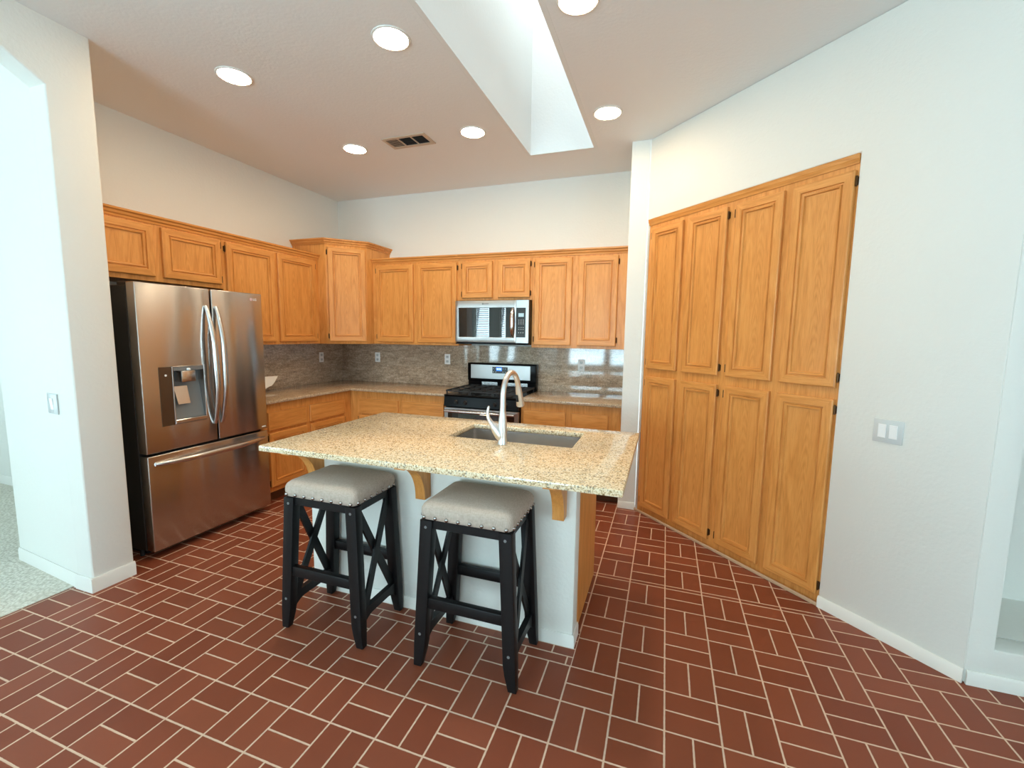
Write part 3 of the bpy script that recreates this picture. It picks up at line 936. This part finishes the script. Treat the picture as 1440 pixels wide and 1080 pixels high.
# burners and grates
for bx_, by_, br in ((1.93, -.53, .05), (1.93, -.23, .04), (2.158, -.38, .045), (2.386, -.53, .045), (2.386, -.23, .04)):
    bm = new(); lathe(bm, [(br + .015, .9122), (br + .012, .918), (br, .920), (br, .927), (br * .85, .932), (.0001, .933)], 24, (bx_, by_, 0)); obj('burner', bm, IRON, r)
for gx0, gx1 in ((1.79, 2.035), (2.04, 2.276), (2.281, 2.526)):
    bm = new(); zt = .948
    bars = [((gx0, -.655, zt), (gx0, -.10, zt)), ((gx1, -.655, zt), (gx1, -.10, zt)), ((gx0, -.655, zt), (gx1, -.655, zt)), ((gx0, -.10, zt), (gx1, -.10, zt)),
            ((gx0, -.378, zt), (gx1, -.378, zt)), (((gx0 + gx1) / 2, -.655, zt), ((gx0 + gx1) / 2, -.10, zt)),
            ((gx0, -.53, zt), (gx1, -.53, zt)), ((gx0, -.23, zt), (gx1, -.23, zt))]
    for a, b in bars: bar(bm, a, b, .010, .014, (0, 0, 1))
    for xx in (gx0 + .005, gx1 - .005):
        for yy in (-.648, -.378, -.108): box(bm, xx - .006, xx + .006, yy - .006, yy + .006, .9122, zt)
    obj('grate', bm, IRON, r)

# ------------------------------------------------------------------ island
IX0, IX1 = 1.885, 3.445
r = thing('kitchen_island', 'kitchen island with white plastered knee wall, oak end panel and oak corbels', 'island', (0, 0, 0))
bm = new(); box(bm, IX0, IX1, -2.526, -2.42, .0, .8835, .006, 2); obj('knee_wall', bm, WALL, r)
bm = new(); prof = [(0, 0), (.009, 0), (.009, .05), (.005, .065), (0, .065)]
loft(bm, [[(IX0, -2.5265 - a, b + .0005) for a, b in prof], [(IX1 + .0005 + a, -2.5265 - a, b + .0005) for a, b in prof], [(IX1 + .0005 + a, -2.42, b + .0005) for a, b in prof]])
obj('baseboard', bm, TRIM, r)
bm = new(); box(bm, IX0 + .01, IX1 - .012, -2.4195, -1.845, .10, .8835, .002, 1); obj('body', bm, OAK, r)
bm = new(); box(bm, IX0 + .012, IX1 - .015, -2.4195, -1.93, .001, .10); obj('toe_kick', bm, TOE, r)
bm = new(); box(bm, IX1 - .0115, IX1 - .002, -2.4195, -1.845, .012, .8835, .001, 1); obj('end_panel', bm, OAK, r)
# doors on the cooking side
for k in range(4):
    x0 = IX0 + .04 + k * .375
    add_door(r, 0, .34, .145, .86, 0, None, PI, (x0 + .34, -1.8445, .145))
for bxx in (1.962, 2.650, 3.372):
    bm = new(); ht = .23; arm = .245; th = .055
    pr = [(-2.5262, .883), (-2.5262 - arm, .883), (-2.5262 - arm, .862)]
    cx_, cz_ = arm - .055, ht - .035
    for k in range(13):
        a = PI / 2 * k / 12
        pr.append((-2.5262 - .06 - (cx_ - .005) * (1 - math.sin(a)), .883 - ht + .012 + (ht - .033) * math.cos(a)))
    pr += [(-2.5262 - .06, .883 - ht), (-2.5262, .883 - ht)]
    loft(bm, [[(bxx - th / 2, y, z) for y, z in pr], [(bxx + th / 2, y, z) for y, z in pr]])
    tri(bm)
    obj('corbel', bm, OAK, r, 30)
# granite top with the sink cut-out
bm = new()
CX0, CX1, CY0, CY1 = 2.632, 3.361, -2.257, -1.875
grid_slab(bm, [1.84, CX0, CX1, 3.675], [-2.822, CY0, CY1, -1.743], {(1, 1)}, lambda u, v, w: (u, v, w), .884, .914)
bevel_sharp(bm, .005, 2)
tag(obj('island_countertop', bm, G_TOP), 'large speckled beige granite slab on the island with a sink cut-out', 'countertop')
# the basin hangs under the slab
r = thing('sink', 'undermount stainless single-bowl sink in the island granite', 'sink', ((CX0 + CX1) / 2, (CY0 + CY1) / 2, .8835))
hx, hy = (CX1 - CX0) / 2 - .001, (CY1 - CY0) / 2 - .001
bm = new()
loft(bm, [rrect(hx + .005, hy + .005, .02, 0), rrect(hx, hy, .018, 0), rrect(hx - .004, hy - .004, .022, -.19), rrect(hx - .02, hy - .02, .03, -.205), rrect(.05, .05, .0499, -.210)], False, False)
loft(bm, [rrect(hx + .005, hy + .005, .02, 0), rrect(hx + .002, hy + .002, .022, -.193), rrect(hx - .018, hy - .018, .03, -.212), rrect(.05, .05, .0499, -.217)], False, False)
bmesh.ops.remove_doubles(bm, verts=bm.verts[:], dist=1e-5)
obj('bowl', bm, SINKS, r)
bm = new(); lathe(bm, [(.049, -.217), (.049, -.209), (.043, -.208), (.038, -.213), (.0001, -.213)], 24); obj('drain', bm, STEELB, r)
# the cabinet body has to be open for the bowl
ib = [o for o in bpy.data.objects if o.name.startswith('body') and o.parent and o.parent.name == 'kitchen_island'][0]
bm = new()
x0, x1, y0, y1 = IX0 + .01, IX1 - .012, -2.4195, -1.845
grid_slab(bm, [x0, 2.60, 3.392, x1], [y0, -2.29, -1.866, y1], {(1, 1)}, lambda u, v, w: (u, v, w), .10, .8835)
me_old = ib.data; me_n = bpy.data.meshes.new('body')
bmesh.ops.recalc_face_normals(bm, faces=bm.faces[:]); bm.to_mesh(me_n); bm.free(); me_n.materials.append(OAK); ib.data = me_n; bpy.data.meshes.remove(me_old)

# faucet
r = thing('faucet', 'arched satin nickel kitchen faucet with side lever behind the sink', 'faucet', (2.996, -2.315, .9142))
bm = new()
lathe(bm, [(.026, 0), (.026, .004), (.0245, .007), (.0245, .04), (.0245, .085), (.0225, .125), (.018, .17), (.0001, .171)], 20)
obj('base', bm, NICKEL, r)
bm = new(); pts, rad = [(0, 0, .15), (0, 0, .20), (0, 0, .25)], [.0165, .0155, .015]
for k in range(1, 17):
    a = PI * .90 * k / 16
    pts.append((.022 * (1 - math.cos(a)) / 2, .098 - .098 * math.cos(a), .25 + .128 * math.sin(a))); rad.append(.0148)
pts_end = Vector(pts[-1]); dirv = (Vector(pts[-1]) - Vector(pts[-2])).normalized()
tube(bm, pts, rad, 16, 1, (1, 0, 0)); obj('spout', bm, NICKEL, r)
bm = new(); tube(bm, [pts_end - dirv * .004, pts_end + dirv * .02, pts_end + dirv * .07, pts_end + dirv * .115, pts_end + dirv * .12], [.0150, .0178, .0205, .0245, .021], 16, 1, (1, 0, 0))
sh = obj('spray_head', bm, NICKEL, r)
bm = new(); q0 = pts_end + dirv * .05; tube(bm, [q0 + Vector((-.008, -.018, 0)), q0 + dirv * .04 + Vector((-.008, -.0205, 0))], [.007, .008], 10); obj('spray_button', bm, GASKET, sh)
bm = new(); tube(bm, [(.0, 0, .022), (-.012, 0, .048), (-.034, 0, .076), (-.056, 0, .100)], [.022, .032, .029, .0205], 16, 1, (0, 1, 0)); hb = obj('valve_body', bm, NICKEL, r)
bm = new(); tube(bm, [(-.054, 0, .098), (-.070, 0, .114), (-.084, 0, .138), (-.087, 0, .165), (-.083, 0, .192), (-.080, 0, .200)], [.017, .014, .0105, .009, .0075, .004], 12, 1, (0, 1, 0)); obj('lever', bm, NICKEL, r)

# ------------------------------------------------------------------ stools
def make_stool():
    r = thing('bar_stool', 'left bar stool, linen seat, nearest the fridge end of the island', 'stool', (2.270, -2.714, 0), 0, 'counter stools at the island')
    W, D = .212, .168        # half seat sizes
    # cushion
    bm = new()
    rings = []
    for ins, z in ((.012, .692), (.004, .696), (0, .705), (-.003, .725), (-.002, .742), (.005, .757), (.016, .767), (.035, .775), (.07, .781), (.11, .7845), (.15, .786)):
        rings.append(rrect(W - ins, D - ins, max(.03 - ins * .1, .018), z, 5))
    loft(bm, rings); obj('seat', bm, LINEN, r, 60)
    # nail heads
    proto = None
    spots = []
    for k in range(8):
        x = -W + .022 + (2 * W - .044) * k / 7
        spots += [((x, -D - .0025, .708), (Q, 0, 0)), ((x, D + .0025, .708), (-Q, 0, 0))]
    for k in range(7):
        y = -D + .028 + (2 * D - .056) * k / 6
        spots += [((W + .0025, y, .708), (0, Q, 0)), ((-W - .0025, y, .708), (0, -Q, 0))]
    for p, ro in spots:
        if proto is None:
            bm = new(); lathe(bm, [(.0088, -.003), (.0085, .0012), (.0066, .0040), (.0035, .0058), (.0001, .0063)], 12)
            o = proto = obj('nail_head', bm, NAIL, r, 60)
        else:
            o = proto.copy(); C.objects.link(o); o.parent = r
        o.location = p; o.rotation_euler = ro
    # legs
    LT, LB = (.183, .142), (.219, .150)      # leg centres at top and foot
    lx = lambda z: LB[0] + (LT[0] - LB[0]) * z / .69
    ly = lambda z: LB[1] + (LT[1] - LB[1]) * z / .69
    lf = lambda z: .163 + (LT[1] - .163) * z / .69      # the front legs rake a little more
    for sx in (-1, 1):
        for sy2 in (-1, 1):
            bm = new(); rings = []
            for z, tx, ty, inx in ((.006, .019, .017, .008), (.03, .021, .019, .006), (.075, .025, .022, .002), (.12, .028, .0235, 0), (.4, .029, .0235, 0), (.69, .030, .024, 0)):
                cx_, cy_ = sx * (lx(z) + inx), (ly(z) if sy2 > 0 else -lf(z))
                rings.append(rrect(tx, ty, .004, z, 2, cx_, cy_))
            loft(bm, rings); lg = obj('leg', bm, BLACKW, r, 40)
            bm = new(); lathe(bm, [(.010, 0), (.011, .004), (.008, .0065)], 12, (sx * (lx(0) + .008), (ly(0) if sy2 > 0 else -lf(0)), 0)); obj('glide', bm, NAIL, lg)
            bm = new()
            for z in (.66, .165):
                lathe(bm, [(.0065, -.001), (.0065, .0015), (.003, .002)], 10, (sx * (lx(z)), sy2 * (lf(z) + .0236), z), 'y') if sy2 < 0 else None
            if sy2 < 0: obj('bolt_cap', bm, GREYPL, lg)
            else: bm.free()
    # aprons
    for sy2 in (-1, 1):
        bm = new(); y = sy2 * (ly(.67)); box(bm, -lx(.67) + .02, lx(.67) - .02, y - .013, y + .013, .652, .6915, .002, 1); obj('apron', bm, BLACKW, r)
    for sx in (-1, 1):
        bm = new(); x = sx * lx(.67); box(bm, x - .013, x + .013, -ly(.67) + .018, ly(.67) - .018, .652, .6915, .002, 1); obj('apron', bm, BLACKW, r)
    # front and rear stretchers
    for sy2 in (-1, 1):
        bm = new(); y = ly(.31) if sy2 > 0 else -lf(.31); box(bm, -lx(.31) + .02, lx(.31) - .02, y - .015, y + .015, .285, .335, .003, 2); obj('stretcher', bm, BLACKW, r)
    # side rails with arched ends, and the crossed braces above them
    for sx in (-1, 1):
        x = sx * lx(.15)
        bm = new(); top, bot = [], []
        for k in range(13):
            t2 = k / 12; y = -lf(.15) + .012 + (lf(.15) + ly(.15) - .024) * t2
            e = abs(2 * t2 - 1)
            top.append((y, .172)); bot.append((y, .128 - .04 * max(0, (e - .45) / .55) ** 2))
        pr = top + bot[::-1]
        loft(bm, [[(x - .013, y, z) for y, z in pr], [(x + .013, y, z) for y, z in pr]])
        tri(bm)
        obj('side_rail', bm, BLACKW, r, 30)
        for s in (-1, 1):
            bm = new()
            xo = .0065 * s
            bar(bm, (sx * lx(.17) + xo, s * (-ly(.17) + .03), .172), (sx * lx(.655) + xo, s * (ly(.655) - .03), .655), .040, .012, (1, 0, 0))
            obj('cross_brace', bm, BLACKW, r)
    return r
st = make_stool()
s2_ = copy_tree(st)
s2_.location = (3.036, -2.712, 0)
s2_['label'] = 'right bar stool, linen seat, standing nearest the end of the island by the pantry'

# ------------------------------------------------------------------ paper behind the fridge
bm = new()
P0 = [(.16, -1.125, 1.060), (.185, -1.19, 1.005), (.195, -1.235, .975), (.20, -1.275, .968), (.22, -1.42, .9155), (.22, -1.52, .9155), (.17, -1.50, 1.050), (.163, -1.30, 1.066)]
loft(bm, [P0, [(x + .0015, y, z) for x, y, z in P0]])
tri(bm)
tag(obj('paper_sheet', bm, PAPER), 'corner of a white paper sheet standing on the counter behind the fridge', 'paper')

# ------------------------------------------------------------------ ceiling lamps and vent
def downlight(label, x, y):
    r = thing('recessed_downlight', label, 'light', (x, y, ZC - .0005), 0, 'recessed ceiling lights')
    bm = new(); loft(bm, [[(a, b, z) for a, b, _ in rrect(R_, R_, R_ - 1e-4, 0, 8)] for R_, z in ((.103, 0), (.102, -.004), (.092, -.007), (.088, -.004), (.088, 0))], True, True)
    obj('trim_ring', bm, TRIM, r)
    bm = new(); lathe(bm, [(.0875, -.0042), (.07, -.0075), (.04, -.0092), (.0001, -.0098)], 32); obj('lens', bm, LENS, r)
    return r
downlight('lit recessed ceiling light at far left, above the fridge side', 1.214, -2.322)
downlight('lit recessed ceiling light front row, left of the skylight shaft', 2.342, -2.322)
downlight('lit recessed ceiling light back row, left of the air vent', 1.214, -1.203)
downlight('lit recessed ceiling light back row, between air vent and skylight', 2.306, -1.19)
downlight('lit recessed ceiling light back row, right of the skylight near the pantry', 3.336, -1.178)
downlight('lit recessed ceiling light cut by the top edge, right of the skylight', 3.336, -2.285)

r = thing('ceiling_vent', 'beige ceiling air vent with two dark openings between the recessed lights', 'vent', (1.545, -1.305, ZC - .0005))
VW, VD = .395, .2
bm = new()
grid_slab(bm, [0, .025, .128, .142, .250, .262, .362, VW], [0, .032, .168, VD], {(1, 1), (3, 1), (5, 1)}, lambda u, v, w: (u, v, w), 0, -.008)
bevel_sharp(bm, .002, 1, 60); obj('grille_frame', bm, VENTB, r)
bm = new(); box(bm, .025, .362, .032, .168, -.0015, -.0003); obj('duct_opening', bm, DARK, r)
bm = new()
for k in range(7):
    y = .038 + k * .0195
    loft(bm, [[(x, y, -.0075), (x, y + .0165, -.0025), (x, y + .0165, -.0017), (x, y, -.0067)] for x in (.026, .127)])
obj('louvre', bm, VENTB, r)
for x0, x1 in ((.143, .249), (.263, .361)):
    bm = new()
    for k in range(6):
        y = .046 + k * .0215
        box(bm, x0, x1, y, y + .0012, -.007, -.0017)
    obj('louvre', bm, DARK, r)
